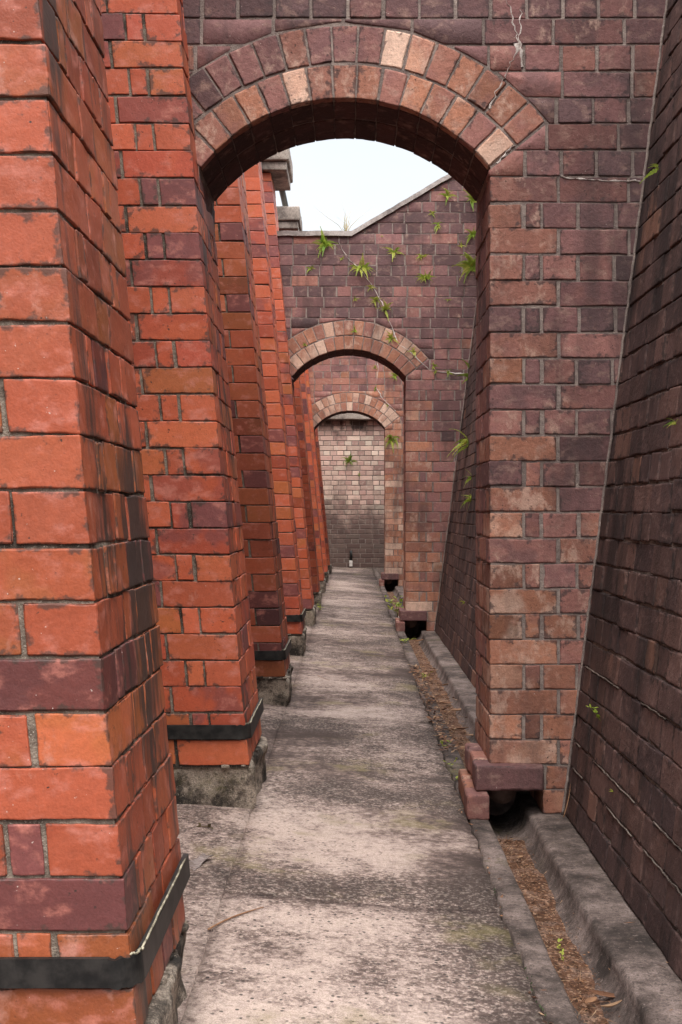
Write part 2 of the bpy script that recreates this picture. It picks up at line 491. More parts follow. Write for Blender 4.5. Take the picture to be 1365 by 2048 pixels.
def path_material():
    b = NB('worn_path_concrete'); P = b.pos(); s = b.sepxyz(P)
    warp = b.noise(P, 3.2, 4, .65)
    a = b.noise(b.scale(P, (.7, 1.0, 1)), 1.5, 4, .65)
    c = b.noise(b.vadd(P, (5, 3, 0)), 7, 5, .72)
    f0 = b.noise(b.vadd(P, (2, 9, 0)), 34, 4, .75)
    m = b.math('ADD', b.math('ADD', b.math('MULTIPLY', a, .45), b.math('MULTIPLY', c, .42)), b.math('MULTIPLY', b.math('SUBTRACT', f0, .32), .46))
    # patches worn clean by feet and by water running off the buttresses
    for (x, y, rx_, ry_, amt) in ((-.05, 3.80, .46, .32, .24), (.0, 2.95, .42, .26, .15), (-.22, 2.55, .25, .35, .10), (.12, 2.45, .15, .2, .08), (-.28, 4.15, .16, .3, .12), (.08, 6.3, .32, .35, .10), (-.05, 7.4, .3, .3, .08),
                               (-.02, 5.0, .4, .3, -.07), (.05, 4.45, .45, .22, -.12), (-.1, 5.8, .25, .3, -.05), (.3, 3.1, .16, .5, -.10), (.0, 3.33, .5, .12, -.09), (-.2, 7.7, .2, .6, .07), (.1, 9, .2, .7, -.05), (-.05, 13.5, .4, 1.4, .08), (-.1, 17, .3, 1.2, .12), (.0, 20.3, .5, .35, -.15), (-.1, 21.3, .5, .5, .06)):
        dx = b.math('DIVIDE', b.math('SUBTRACT', s[0], x), rx_); dy = b.math('DIVIDE', b.math('SUBTRACT', s[1], y), ry_)
        r = b.math('SQRT', b.math('ADD', b.math('MULTIPLY', dx, dx), b.math('MULTIPLY', dy, dy)))
        r = b.math('ADD', r, b.math('MULTIPLY', b.math('SUBTRACT', warp, .5), 1.6))
        m = b.math('ADD', m, b.step(r, .1, 1.4, amt * .8, 0))
    dark, mid, light = (.075, .053, .046), (.225, .160, .138), (.60, .465, .40)
    m = b.math('ADD', m, b.step(s[0], .1, .42, .02, -.04))
    col = b.ramp(b.step(m, .42, .72), [(0, dark), (.42, mid), (1, light)])
    g = b.noise(P, 330, 2, .6)
    col = b.mix(b.step(g, .38, .62, 0, .42), col, dark)
    fl = b.noise(P, 85, 4, .72)
    worn = b.step(b.noise(b.vadd(P, (1, 8.2, 2)), 1.1, 3, .6), .38, .52)
    col = b.mix(b.math('MULTIPLY', b.step(fl, .5, .6, 0, .75), worn), col, b.mix(b.step(m, .4, .6), (.26, .21, .18), light))
    v = b.voro(P, 68); rs = b.sepxyz(b.voro(P, 68, out='Color'))
    am = b.math('MULTIPLY', b.step(v, .2, .36, 1, 0), b.math('MULTIPLY', b.step(rs[1], .62, .66), worn))
    stone = b.ramp(rs[0], [(0, (.02, .018, .018)), (.5, (.06, .05, .046)), (.75, (.15, .115, .10)), (1, (.34, .28, .24))])
    col = b.mix(b.math('MULTIPLY', am, .9), col, stone)
    mm = b.math('MULTIPLY', b.step(b.noise(P, 1.9, 3, .6), .54, .64), b.step(c, .45, .62))
    col = b.mix(b.math('MULTIPLY', mm, .5), col, (.20, .165, .065))
    h = b.math('ADD', b.math('MULTIPLY', g, .5), b.math('ADD', b.math('MULTIPLY', am, .6), b.math('MULTIPLY', fl, 1.2)))
    return b.done(col, .92, b.bump(h, .6, .005), .18)
path_mat = path_material()
gutter_mat = concrete_material('gutter_concrete', (.36, .275, .243), (.165, .124, .108), (.040, .031, .027), agg=False, moss=.7, sc=3.4, thr=(.38, .64))
plinth_mat = concrete_material('rough_footing_concrete', (.50, .41, .33), (.19, .15, .12), (.035, .03, .026), agg=False, moss=.5, sc=5, thr=(.42, .57), rough=.016)
stone_mat = concrete_material('weathered_cap_stone', (.5, .42, .36), (.33, .27, .23), (.10, .08, .07), agg=False, sc=2)
coping_mat = concrete_material('coping_render', (.62, .55, .51), (.45, .39, .36), (.18, .15, .14), agg=False, sc=2)
soil_mat = concrete_material('soil', (.12, .08, .05), (.08, .055, .035), (.04, .03, .02), agg=False)

def simple(name, c0, c1, sc=30, rough=.7, spec=.3, bump=.3, metal=0.0, streak=None):
    b = NB(name); P = b.pos()
    n = b.noise(b.scale(P, streak) if streak else P, sc, 5, .6)
    col = b.mix(b.step(n, .35, .65), c0, c1)
    b.b.inputs['Metallic'].default_value = metal
    return b.done(col, rough, b.bump(n, bump, .003), spec)
strap_mat = simple('black_strap', (.007, .007, .007), (.03, .027, .025), 22, .5, .3, .3)
seal_mat = simple('pale_sealant', (.16, .14, .10), (.50, .45, .33), 35, .8)
pipe_mat = simple('fired_clay_pipe', (.08, .05, .04), (.17, .11, .09), 25, .6)
def silt_material():
    b = NB('gutter_silt'); P = b.pos()
    n = b.noise(P, 14, 5, .7); f = b.noise(P, 170, 3, .7); v = b.sepxyz(b.voro(P, 150, out='Color'))
    col = b.ramp(b.step(n, .3, .7), [(0, (.085, .045, .028)), (.45, (.19, .095, .058)), (1, (.33, .22, .17))])
    col = b.mix(b.step(f, .4, .6, 0, .6), col, (.07, .035, .022))
    col = b.mix(b.step(v[0], .86, .9, 0, .7), col, (.48, .30, .2))
    col = b.mix(b.step(v[1], .84, .88, 0, .7), col, (.03, .02, .015))
    return b.done(col, .95, b.bump(b.math('ADD', f, n), .9, .006), .1)
silt_mat = silt_material()
litter_mat = None
def leafy(name, cols, rough=.55, trans=.35):
    b = NB(name); t = b.tint(); P = b.pos()
    col = b.ramp(t[0], cols)
    col = b.mix(b.step(b.noise(P, 60, 3), .4, .7, 0, .3), col, cols[0][1])
    m = b.done(col, rough, None, .3)
    if trans:
        tr = b.N('ShaderNodeBsdfTranslucent'); b.set(tr.inputs['Color'], col)
        ms = b.N('ShaderNodeMixShader'); ms.inputs[0].default_value = trans
        out = b.t.nodes['Material Output']
        b.t.links.new(b.b.outputs[0], ms.inputs[1]); b.t.links.new(tr.outputs[0], ms.inputs[2]); b.t.links.new(ms.outputs[0], out.inputs['Surface'])
    return m
fern_mat = leafy('fern_green', [(0, (.13, .25, .03)), (.5, (.36, .46, .06)), (1, (.64, .60, .13))])
straw_mat = leafy('dry_grass', [(0, (.35, .36, .1)), (.5, (.55, .42, .2)), (1, (.65, .5, .3))])
litter_mat = leafy('dead_leaf_brown', [(0, (.06, .028, .018)), (.4, (.17, .075, .04)), (.75, (.33, .16, .08)), (1, (.5, .33, .2))], .7, .1)
dryplant_mat = leafy('withered_green', [(0, (.02, .028, .012)), (.6, (.06, .075, .03)), (1, (.16, .09, .05))], .7, .15)
bark_mat = simple('grey_bark', (.17, .13, .115), (.34, .28, .26), 40, .9, .1, .8, streak=(1, 5, 1))
black_mat = simple('black_pipe', (.008, .008, .008), (.02, .02, .02), 20, .4)
white_mat = simple('white_block', (.6, .55, .5), (.75, .7, .66), 30, .8)
zinc_mat = simple('dark_gutter_metal', (.02, .024, .022), (.05, .055, .05), 12, .5)

# ------------------------------------------------------------------ setting: ground, path, drain channel
def sheet(name, x0, x1, y0, y1, zf, mat, nx=2, ny=2, kind='structure', mb=None):
    m = mb or MB()
    xs = np.linspace(x0, x1, nx); ys = np.linspace(y0, y1, ny)
    V = [(x, y, zf(x, y)) for y in ys for x in xs]
    F = [(j * nx + i, j * nx + i + 1, (j + 1) * nx + i + 1, (j + 1) * nx + i) for j in range(ny - 1) for i in range(nx - 1)]
    m.raw(V, F)
    if mb is None: return tag(m.build(name, mat), kind=kind)

# the ground lies in two halves either side of the drain trench, one sheet
def ground_sheet():
    m = MB()
    def quad(x0, x1, y0, y1, z0, z1=None):
        z1 = z0 if z1 is None else z1
        m.raw([(x0, y0, z0), (x1, y0, z1), (x1, y1, z1), (x0, y1, z0)], [(0, 1, 2, 3)])
    quad(-300, 300, -300, 600, -.42)
    return tag(m.build('ground', soil_mat), kind='structure')
ground_sheet()

def path_z(x, y):
    return -.052 * np.clip((x + .33) / .80, -1, 1.2) + .0025 * math.sin(x * 9 + y * 3.1) + .002 * math.sin(y * 7.7 - x * 4)
JOINTS = [-1.5, .55, 3.24, 6.1, 8.9, 11.6, 14.4, 17.2, 20.0, 22.72]
pm = MB()
def path_slab(x0, x1, y0, y1):
    g = .0016
    nx = max(3, int((x1 - x0) / .05)); ny = max(3, int((y1 - y0) / .06))
    xs = np.linspace(x0 + g, x1 - g, nx); ys = np.linspace(y0 + g, y1 - g, ny)
    V, F = [], []
    for j, y in enumerate(ys):
        for i, x in enumerate(xs):
            e = i in (0, nx - 1) or j in (0, ny - 1)
            jx = .0015 * math.sin(y * 41) if i in (0, nx - 1) else 0
            if i == nx - 1 and x1 > .3: jx = .004 * math.sin(y * 3.3) + .003 * math.sin(y * 13 + 1) + .003 * math.sin(y * 37) + .002 * math.sin(y * 71)
            jy = .0015 * math.sin(x * 37) if j in (0, ny - 1) else 0
            V.append((x + jx, y + jy, path_z(x, y) - (.002 if e else 0)))
    F = [(j * nx + i, j * nx + i + 1, (j + 1) * nx + i + 1, (j + 1) * nx + i) for j in range(ny - 1) for i in range(nx - 1)]
    n = len(V)
    rim = [i for i in range(nx)] + [j * nx + nx - 1 for j in range(1, ny)] + [(ny - 1) * nx + i for i in range(nx - 2, -1, -1)] + [j * nx for j in range(ny - 2, 0, -1)]
    for k in rim: V.append((V[k][0], V[k][1], V[k][2] - .04))
    for a in range(len(rim)):
        c = (a + 1) % len(rim)
        F.append((rim[a], n + a, n + c, rim[c]))
    pm.raw(V, F)
for a, c in zip(JOINTS[:-1], JOINTS[1:]):
    path_slab(-.332, .392, a, c)
path_slab(-1.3, -.332, -1.5, 22.7)
pm.box((-1.3, -1.5, -.2), (.40, 22.7, -.085))
tag(pm.build('path', path_mat), kind='structure')

# half-round concrete channel with its two kerbs
gm = MB()
prof = [(.399, -.10), (.399, -.0505), (.435, -.052), (.462, -.054), (.468, -.062)]
for k in range(1, 12):
    t = math.pi * k / 12
    prof.append((.5425 - .0745 * math.cos(t), -.062 - .088 * math.sin(t)))
prof += [(.617, -.066), (.628, -.060), (.69, -.060), (.80, -.061), (.80, -.3)]
ys = np.concatenate([np.arange(-1.5, 12, .05), np.arange(12, 22.71, .15)])
V, F = [], []
for j, y in enumerate(ys):
    for i, (x, z) in enumerate(prof):
        wob = .0016 * math.sin(y * 2.1 + i * .2) + .0012 * math.sin(y * 9 + i * .9) + .0008 * math.sin(y * 31 + i * 2.1)
        if i <= 1: wob = .004 * math.sin(y * 3.3) + .003 * math.sin(y * 13 + 1) + .003 * math.sin(y * 37) + .002 * math.sin(y * 71)
        V.append((x + wob, y, z + .0012 * math.sin(y * 3.6 + i * .3) + .0012 * math.sin(y * 17 + i * 1.3)))
n = len(prof)
F = [(j * n + i, j * n + i + 1, (j + 1) * n + i + 1, (j + 1) * n + i) for j in range(len(ys) - 1) for i in range(n - 1)]
gm.raw(V, F)
tag(gm.build('drain_channel', gutter_mat), kind='structure')

# ------------------------------------------------------------------ red brick piers
def pier_tint(z, bias=0.0):
    r = rng.random()
    hue = rng.uniform(0, .16) if r < .12 else (rng.uniform(.2, 1) if bias > -.15 else rng.uniform(.3, 1) ** .5)
    return (hue, min(1, max(0, rng.gauss(.52 + bias, .17))), rng.random())

ORD = ['nearest', 'second', 'third', 'fourth', 'fifth', 'sixth', 'seventh', 'eighth', 'ninth']
PIER_LABEL = [
    'massive red brick buttress filling the near left, black strap above its footing',
    'red brick buttress meeting the near arched wall, footing exposed beside a withered sprig',
    'dark stained orange brick buttress first beyond the near arch, strap at its foot',
    'red brick buttress second beyond the near arch, last one with a black strap',
    'red brick buttress that meets the left jamb of the middle arch',
    'dark streaked red brick buttress just past the middle arch, fern at its footing',
    'red brick buttress midway between the middle arch and the far arch',
    'narrow looking red brick buttress against the left jamb of the far arch',
    'farthest red brick buttress, beyond the far arch near the end wall']
BIAS = [-.16, .26, -.18, .34, .36, -.12, .3, .34, -.1]

def make_pier(i, y0):
    near = i == 0
    seg = [.016, .03, .06, .08, .1, .2, .2, .3, .3][i]
    chip = [.02, .012, .008, .006, 0, 0, 0, 0, 0][i]
    amp = [.0013, .0013, .0014, .0014, .001, .001, .001, .001, .001][i]
    root = empty('brick_buttress', (PX - .3, y0 + .3, 0), PIER_LABEL[i], 'buttress', 'red brick buttresses along the left side')
    org = (PX - .3, y0 + .3, 0)
    def warp(P):
        Q = P.copy(); Q[:, 0] += PX - PB * P[:, 2]; Q[:, 1] += y0; return Q
    m = MB()
    j = .0088
    jb = .0044 if i else .0055
    D = PIER_D
    xmin = BUILD_X - PX
    for k, (za, zb) in enumerate(courses(.148, 3.92)):
        a, b = za + jb / 2, zb - jb / 2
        lim = xmin + PB * zb
        kw = dict(seg=seg, chip=chip, amp=amp, warp=warp, r=.0016 if i < 3 else .0025)
        def add(x0, x1, ya, yb): m.brick((x0, ya, a), (x1, yb, b), tint=pier_tint(za, BIAS[i]), **kw)
        if k % 2 == 0:
            add(-.232, 0, 0, .11)
            x = -.232 - j
            while x > lim:
                l = .232 if x - .232 > lim else max(.05, x - lim)
                add(x - l, x, 0, .105); x -= l + j
            y = .11 + j
            for l in (.05, .11, .11, .05, .11):
                add(-.1, 0, y, min(D, y + l)); y += l + j
        else:
            add(-.115, 0, 0, .23)
            x = -.115 - j
            for q in range(14):
                l = .052 if q == 0 else .115 + rng.uniform(-.004, .004)
                if x - l < lim: break
                add(x - l, x, 0, .105); x -= l + j
            y = .23 + j
            for l in (.11, .232):
                add(-.1, 0, y, min(D, y + l)); y += l + j
    # mortar body, 5 mm behind the brick faces
    m.box((xmin, .005, .14), (-.005, D - .004, 3.92), mat=1, warp=None if False else
          (lambda P: np.stack([np.where(P[:, 0] < -.1, BUILD_X, P[:, 0] + PX - PB * P[:, 2]), P[:, 1] + y0, P[:, 2]], 1)), div=.08 if near else .3)
    m.build('brickwork', [red_mat, red_mortar], root, org)
    # rough concrete footing
    f = MB()
    fs = .012 if near else (.02 if i < 3 else .06)
    def fw(P):
        Q = P.copy()
        n = vnoise(P * .35, i + .3) * .012 + vnoise(P * .9, i + 4) * .005
        n[:, 2] *= (P[:, 2] > .1) * .8
        return Q + n
    f.brick((BUILD_X, y0 + .012, -.04), (PX - .004, y0 + D - .0, .142), seg=fs if near else max(fs, .02), r=.012, amp=0, jit=0, tilt=0, warp=fw, tint=(.5, .5, .5))
    # broken mortar squeezed out along the top of the footing
    for q in range(22 if i < 3 else 6):
        if q % 2: c = (PX - .012 - rng.uniform(0, .02), y0 + rng.uniform(.01, D), .145)
        else: c = (PX - rng.uniform(.0, .5), y0 + .006, .145)
        s = rng.uniform(.005, .012)
        f.brick((c[0] - s * 1.6, c[1] - s * 1.3, c[2] - s * .5), (c[0] + s * 1.2, c[1] + s * 1.6, c[2] + s * .45), seg=.008, r=.006, amp=.004, tint=(.5, .5, .5))
    f.build('footing', plinth_mat, root, org)
    if i < 4:
        # strap: runs along the front, round the corner and down the side
        xs = PX - PB * .26 + .006
        rad = .048
        xs += .005
        line = [(BUILD_X, y0 - .014)]
        for q in range(13):
            t = -math.pi / 2 + math.pi / 2 * q / 12
            line.append((xs + .004 - rad + rad * math.cos(t), y0 - .014 + rad + rad * math.sin(t)))
        line += [(xs + .004, y0 + .2), (xs + .004, y0 + .4), (xs + .004, y0 + D + .005)]
        s = MB(); V, F = [], []
        th = .010
        for q, (x, y) in enumerate(line):
            p0 = Vector(line[max(q - 1, 0)]); p1 = Vector(line[min(q + 1, len(line) - 1)])
            d = (p1 - p0).normalized(); nx_, ny_ = -d.y, d.x
            wz = .002 * math.sin(q * 1.7 + i)
            for (o, z) in ((0, .236), (0, .282), (1, .282), (1, .236)):
                V.append((x + nx_ * th * o - PB * (z - .26), y + ny_ * th * o, z + wz))
        for q in range(len(line) - 1):
            for e in range(4):
                F.append((q * 4 + e, q * 4 + (e + 1) % 4, (q + 1) * 4 + (e + 1) % 4, (q + 1) * 4 + e))
        F.append((0, 1, 2, 3)); e = (len(line) - 1) * 4; F.append((e + 3, e + 2, e + 1, e))
        s.raw(V, F, smooth=False)
        st = s.build('strap', strap_mat, root, org)
        s = MB()
        pts = [(x - .003, y + .003, .2845 + .002 * math.sin(q * 2.1)) for q, (x, y) in enumerate(line[7:])]
        pp = []
        for q in range(len(pts) - 1):
            for u in range(4):
                pp.append([pts[q][c] + (pts[q + 1][c] - pts[q][c]) * u / 4 + (rng.uniform(-.0012, .0012)) for c in range(3)])
        s.tube(pp, .0021, k=6)
        se = s.build('sealant_bead', seal_mat, None, org); se.parent = st
        se.location = (0, 0, 0)
        s = MB()
        yb = y0 + .31
        s.brick((xs - .004, yb, .225), (xs + .012, yb + .012, .292), seg=.01, r=.002, amp=.0005, tint=(.5, .5, .5))
        bk = s.build('buckle', strap_mat, None, org); bk.parent = st
    c = MB()
    c.brick((BUILD_X, y0 - .06, 3.925), (-.555, y0 + D + .06, 4.0), seg=.06, r=.008, amp=.002, tint=(.5, .5, .5), tilt=0)
    c.brick((BUILD_X, y0 - .09, 4.002), (-.535, y0 + D + .09, 4.15), seg=.06, r=.012, amp=.003, tint=(.5, .5, .5), tilt=0)
    c.build('cap_stone', stone_mat, root, org)
for i, y in enumerate(PIER_Y): make_pier(i, y)

# the building wall the piers lean against
bm_ = MB()
for k, (za, zb) in enumerate(courses(-.04, 4.3)):
    y = 1.0 - (.12 if k % 2 else 0)
    while y < 22.6:
        l = .232 if k % 2 == 0 else .115
        if not any(p - .0 < y + l / 2 < p + PIER_D for p in PIER_Y):
            bm_.brick((BUILD_X - .1, y, za + .005), (BUILD_X, y + l, zb - .005), seg=1, tint=pier_tint(za))
        y += l + .011
bm_.box((BUILD_X - .5, 1.0, -.3), (BUILD_X - .006, 22.6, 4.3), mat=1)
tag(bm_.build('building_wall', [red_mat, red_mortar]), 'tall red brick building wall behind the row of buttresses', 'wall')
gt = MB()
gt.tube([(-.70, y, 4.24 + .004 * math.sin(y)) for y in np.linspace(1.9, 22.5, 60)],   .032, k=10)
o = gt.build('eaves_gutter', zinc_mat)
tag(o, 'dark metal eaves gutter running above the stone caps', 'gutter')

# ------------------------------------------------------------------ arched cross walls
def clip(poly, n, d):            # keep dot(p, n) >= d
    out = []
    for i in range(len(poly)):
        a, b = poly[i], poly[(i + 1) % len(poly)]
        da, db = a[0] * n[0] + a[1] * n[1] - d, b[0] * n[0] + b[1] * n[1] - d
        if da >= 0: out.append(a)
        if (da >= 0) != (db >= 0):
            t = da / (da - db); out.append((a[0] + (b[0] - a[0]) * t, a[1] + (b[1] - a[1]) * t))
    return out
def area(p):
    return .5 * sum(p[i][0] * p[(i + 1) % len(p)][1] - p[(i + 1) % len(p)][0] * p[i][1] for i in range(len(p))) if len(p) > 2 else 0
def wall_top(x): return 3.41 + max(0, x - .0) * .585

WALL_LABEL = ['purple brown brick cross wall with the large near arch over the path',
              'brick cross wall with the middle arch, ramped coping and ferns in its joints',
              'pale brick cross wall with the far arch, smallest of the three in view']
def make_wall(w, Y):
    root = empty('arched_wall', (0, Y, 0), WALL_LABEL[w], 'wall', 'arched cross walls spanning the passage')
    org = (0, Y, 0)
    m = MB()
    seg = [.028, .12, .3][w]; chip = [.012, 0, 0][w]
    j = .012
    jb = .0052
    xr = ACX + AHALF; xl = ACX - AHALF
    g = .006
    def tint(x, z):
        # orange bricks low and beside the opening, purple ones high up and far from it, paler deeper down the passage
        u = .40 + .26 * max(0, 1 - abs(x - xr) / .28) * (1 if x > xr - .05 else .3) - .13 * z + .16 * max(0, 1.6 - z) + [0, .03, .42][w]
        if rng.random() < .1: u += rng.choice([.3, -.25])
        return (min(rng.choice([.86, .9, .9, 1]), max(0, rng.gauss(u, .13))), min(1, max(0, rng.gauss([.62, .80, .86][w], .2))), rng.random())
    rows = courses(RZ, 4.6)
    def inside(x, z):
        dx, dz = x - ACX, z - ACZ
        rr = math.hypot(dx, dz)
        an = abs(math.atan2(dx, dz))
        if rr < ROUT + g * .3 and an < AHALFANG: return True
        return abs(dx) < AHALF and z < ASPRING
    def put(x0, x1, a, b, depth):
        top = [wall_top(x0), wall_top(x1)]
        if a > max(top): return
        pts = [(x0 + (x1 - x0) * u / 6, a + (b - a) * v / 4) for u in range(7) for v in range(5)]
        ins = [inside(*p) for p in pts]
        if all(ins): return
        tt = tint((x0 + x1) / 2, a)
        over = b > min(top)
        if not any(ins) and not over:
            m.brick((x0, Y, a), (x1, Y + depth, b), seg=seg, chip=chip, tint=tt, r=.0025); return
        poly = [(x0, a), (x1, a), (x1, b), (x0, b)]
        if over:
            n_ = (.585 / 1.1585, -1 / 1.1585)
            if (x0 + x1) / 2 > 0: poly = clip(poly, n_, n_[1] * 3.41)
            else: poly = clip(poly, (0, -1), -3.41)
        if any(ins):
            cx_, cz_ = (x0 + x1) / 2 - ACX, (a + b) / 2 - ACZ
            an = math.atan2(cx_, cz_)
            ac = max(-AHALFANG, min(AHALFANG, an))
            n1 = (math.sin(ac), math.cos(ac))
            p1 = clip(poly, n1, n1[0] * ACX + n1[1] * ACZ + ROUT + g)
            sg = 1 if cx_ > 0 else -1
            n2 = (sg * math.cos(AHALFANG), -math.sin(AHALFANG))
            p2 = clip(poly, n2, n2[0] * ACX + n2[1] * ACZ + g)
            if an * sg < AHALFANG - .06 : poly = p1
            else: poly = p2 if area(p2) > area(p1) * .8 or math.hypot(cx_, cz_) < ROUT else p1
        if area(poly) < .0006: return
        m.prism(poly, Y, Y + depth, .0028, tt, seg=.03 if w == 0 else .2)
    for k, (za, zb) in enumerate(rows):
        a, b = za + jb / 2, zb - jb / 2
        if za > 3.41 + .585 * 1.5: break
        xe = rx(zb) + .06
        jamb = zb < ASPRING
        if k == 0:
            m.brick((.662, Y, a), (rx(za) + .08, Y + .23, b), seg=seg, chip=chip, tint=tint(.7, a))
            m.brick((.662, Y + .24, a), (rx(za) + .08, Y + WALL_T, b), seg=seg, tint=tint(.7, a))
            continue
        if k == 1:
            m.brick((.672, Y, a), (rx(za) + .08, Y + .23, b), seg=seg, chip=chip, tint=tint(.7, a))
            continue
        x = xr
        first = True
        q = 0
        while jamb and x < xe:
            if k % 2 == 0: l, dp = .232, .11
            else: l, dp = (.113, .23) if q != 1 else (.05, .1)
            l2 = l + (rng.uniform(-.005, .005) if q > 1 else 0)
            if first and jamb: m.brick((x, Y, a), (x + l2, Y + dp, b), seg=seg, chip=chip, tint=tint(x, a), r=.0025)
            else: put(x, x + l2, a, b, min(dp, .11))
            first = False
            x += l2 + j; q += 1
        if jamb:                         # faces of the two reveals
            ys_ = [(.11 + j, .23), (.34 + 2 * j, .115)] if k % 2 == 0 else [(.23 + j, .235)]
            for y_, l in ys_:
                m.brick((xr, Y + y_, a), (xr + .1, Y + min(WALL_T, y_ + l), b), seg=seg, chip=chip, tint=tint(xr + .1, a))
                m.brick((xl - .1, Y + y_, a), (xl, Y + min(WALL_T, y_ + l), b), seg=seg, chip=chip, tint=tint(xl, a))
            m.brick((xl - .23, Y, a), (xl, Y + .1, b), seg=seg, chip=chip, tint=tint(xl, a))
            m.brick((xl - .47, Y, a), (xl - .24, Y + .1, b), seg=seg, chip=chip, tint=tint(xl, a))
        else:                            # over the arch, running left to the building
            x = 1.66 + (.0 if k % 2 == 0 else .064) + rng.uniform(-.008, .008) + (.03 if k % 4 == 0 else 0)
            while x > -1.2:
                l = .232 if k % 2 == 0 else .113
                l += rng.uniform(-.005, .005)
                if x - l < xe: put(x - l, x, a, b, .1)
                x -= l + j
    # arch rings: two rings of headers, two bricks deep through the wall
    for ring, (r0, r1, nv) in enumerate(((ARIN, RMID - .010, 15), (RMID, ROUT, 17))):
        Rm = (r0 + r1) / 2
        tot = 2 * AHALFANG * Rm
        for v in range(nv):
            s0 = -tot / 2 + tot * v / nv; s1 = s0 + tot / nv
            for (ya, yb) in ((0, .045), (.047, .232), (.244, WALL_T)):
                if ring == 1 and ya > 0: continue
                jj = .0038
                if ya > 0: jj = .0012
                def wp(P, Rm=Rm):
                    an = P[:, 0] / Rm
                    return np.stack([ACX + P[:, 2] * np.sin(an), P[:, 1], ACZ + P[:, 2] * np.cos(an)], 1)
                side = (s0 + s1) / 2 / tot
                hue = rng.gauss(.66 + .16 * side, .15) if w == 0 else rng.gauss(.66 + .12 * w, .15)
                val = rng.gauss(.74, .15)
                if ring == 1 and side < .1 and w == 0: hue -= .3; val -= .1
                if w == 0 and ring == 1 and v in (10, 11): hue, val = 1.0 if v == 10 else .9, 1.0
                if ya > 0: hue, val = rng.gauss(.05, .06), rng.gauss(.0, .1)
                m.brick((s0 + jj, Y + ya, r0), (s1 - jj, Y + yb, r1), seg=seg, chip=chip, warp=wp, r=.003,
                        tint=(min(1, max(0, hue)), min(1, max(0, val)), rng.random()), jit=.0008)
    # mortar body
    e = .0042
    arc = []
    for q in range(25):
        t = AHALFANG - 2 * AHALFANG * q / 24
        arc.append((ACX + (ARIN + e) * math.sin(t), ACZ + (ARIN + e) * math.cos(t)))
    body = [(BUILD_X, -.3), (xl - e, -.3)] + arc[::-1] + [(xr + e, .035), (.668, .035), (.668, -.3), (1.7, -.3), (1.7, wall_top(1.7)), (0, 3.41), (BUILD_X, 3.41)]
    m.outline(body, Y + e, Y + WALL_T - .004, mat=1)
    # trickled lime bead where this wall meets the battered wall
    m.build('brickwork', [cross_mat, cross_mortar], root, org)
    bd = MB()
    pts = [(rx(z) - .005 + rng.uniform(-.002, .002), Y - .001 + rng.uniform(-.002, .002), z) for z in np.arange(RZ, 3.5, .02)]
    bd.tube(pts, .005, k=5)
    bd.build('corner_pointing', cross_mortar, root, org)
    # coping
    cp = MB()
    for (xa, xb) in ((BUILD_X, 0.0), (0.0, 1.7)):
        za, zb = wall_top(xa), wall_top(xb)
        n_ = max(2, int((xb - xa) / .06)); V = []
        for q in range(n_ + 1):
            x = xa + (xb - xa) * q / n_; z = wall_top(x) + rng.uniform(-.004, .004)
            V += [(x, Y - .025, z), (x, Y - .028, z + .042), (x, Y + WALL_T / 2, z + .055), (x, Y + WALL_T + .025, z + .042), (x, Y + WALL_T + .025, z)]
        F = [(q * 5 + a_, q * 5 + (a_ + 1) % 5, (q + 1) * 5 + (a_ + 1) % 5, (q + 1) * 5 + a_) for q in range(n_) for a_ in range(5)]
        F += [(0, 1, 2, 3, 4)[::-1], tuple(n_ * 5 + a_ for a_ in range(5))]
        cp.raw(V, F, smooth=False)
    cp.build('coping', coping_mat, root, org)
    # drain mouth: projecting lintel bricks, kerb brick and clay pipe
    d = MB()
    ls = [.018, .06, .2][w]
    d.brick((.427, Y - .05, .034), (.662, Y + .06, .119), seg=ls, chip=.014, tint=(.18, .4, .2), r=.005)
    for (ya, yb) in ((.072, .23), (.242, .40)):
        d.brick((.430, Y + ya, .036), (.55, Y + yb, .117), seg=ls, chip=.02, tint=(rng.uniform(.3, .7), .7, rng.random()), r=.008)
    d.build('drain_lintel', [cross_mat], root, org)
    d = MB()
    d.brick((.392, Y - .10, -.058), (.468, Y + .02, .028), seg=ls, chip=.02, tint=(.45, .4, .3), r=.006)
    for (ya, yb) in ((.03, .19), (.20, .36)):
        d.brick((.397, Y + ya, -.058), (.462, Y + yb, .027), seg=ls, chip=.02, tint=(rng.uniform(.4, .8), .5, rng.random()), r=.008)
    d.build('drain_kerb', [cross_mat], root, org)
    d = MB()
    d.tube([(.53, Y + .07, .012), (.53, Y + .075, .012), (.53, Y + .2, .012), (.53, Y + .37, .012)], .05, k=22)
    d.brick((.47, Y + .36, -.2), (.67, Y + .46, .033), seg=.05, r=.004, amp=.002)  # added block shutting the drain behind the pipe, keeps the hole dark
    d.build('drain_pipe_and_light_stop', pipe_mat, root, org)
    # lime-filled cracks
    cracks = {0: [[(1012, 0), (1024, 28), (1030, 60), (1037, 78), (1034, 100), (1022, 125), (1012, 150), (1000, 168), (985, 205), (976, 222)],
                  [(1042, 20), (1041, 50), (1038, 80), (1042, 110), (1042, 140)],
                  [(1122, 352), (1150, 358), (1185, 360), (1220, 362), (1260, 361), (1290, 366)],
                  [(1030, 290), (1010, 310), (985, 332)]],
              1: [[(676, 470), (684, 500), (700, 520), (728, 545), (745, 575), (765, 605), (778, 640), (800, 690), (828, 710), (860, 742), (905, 746), (935, 748)]],
              2: [[(752, 705), (757, 740), (752, 775), (768, 800), (800, 830)]]}[w]
    ck = MB()
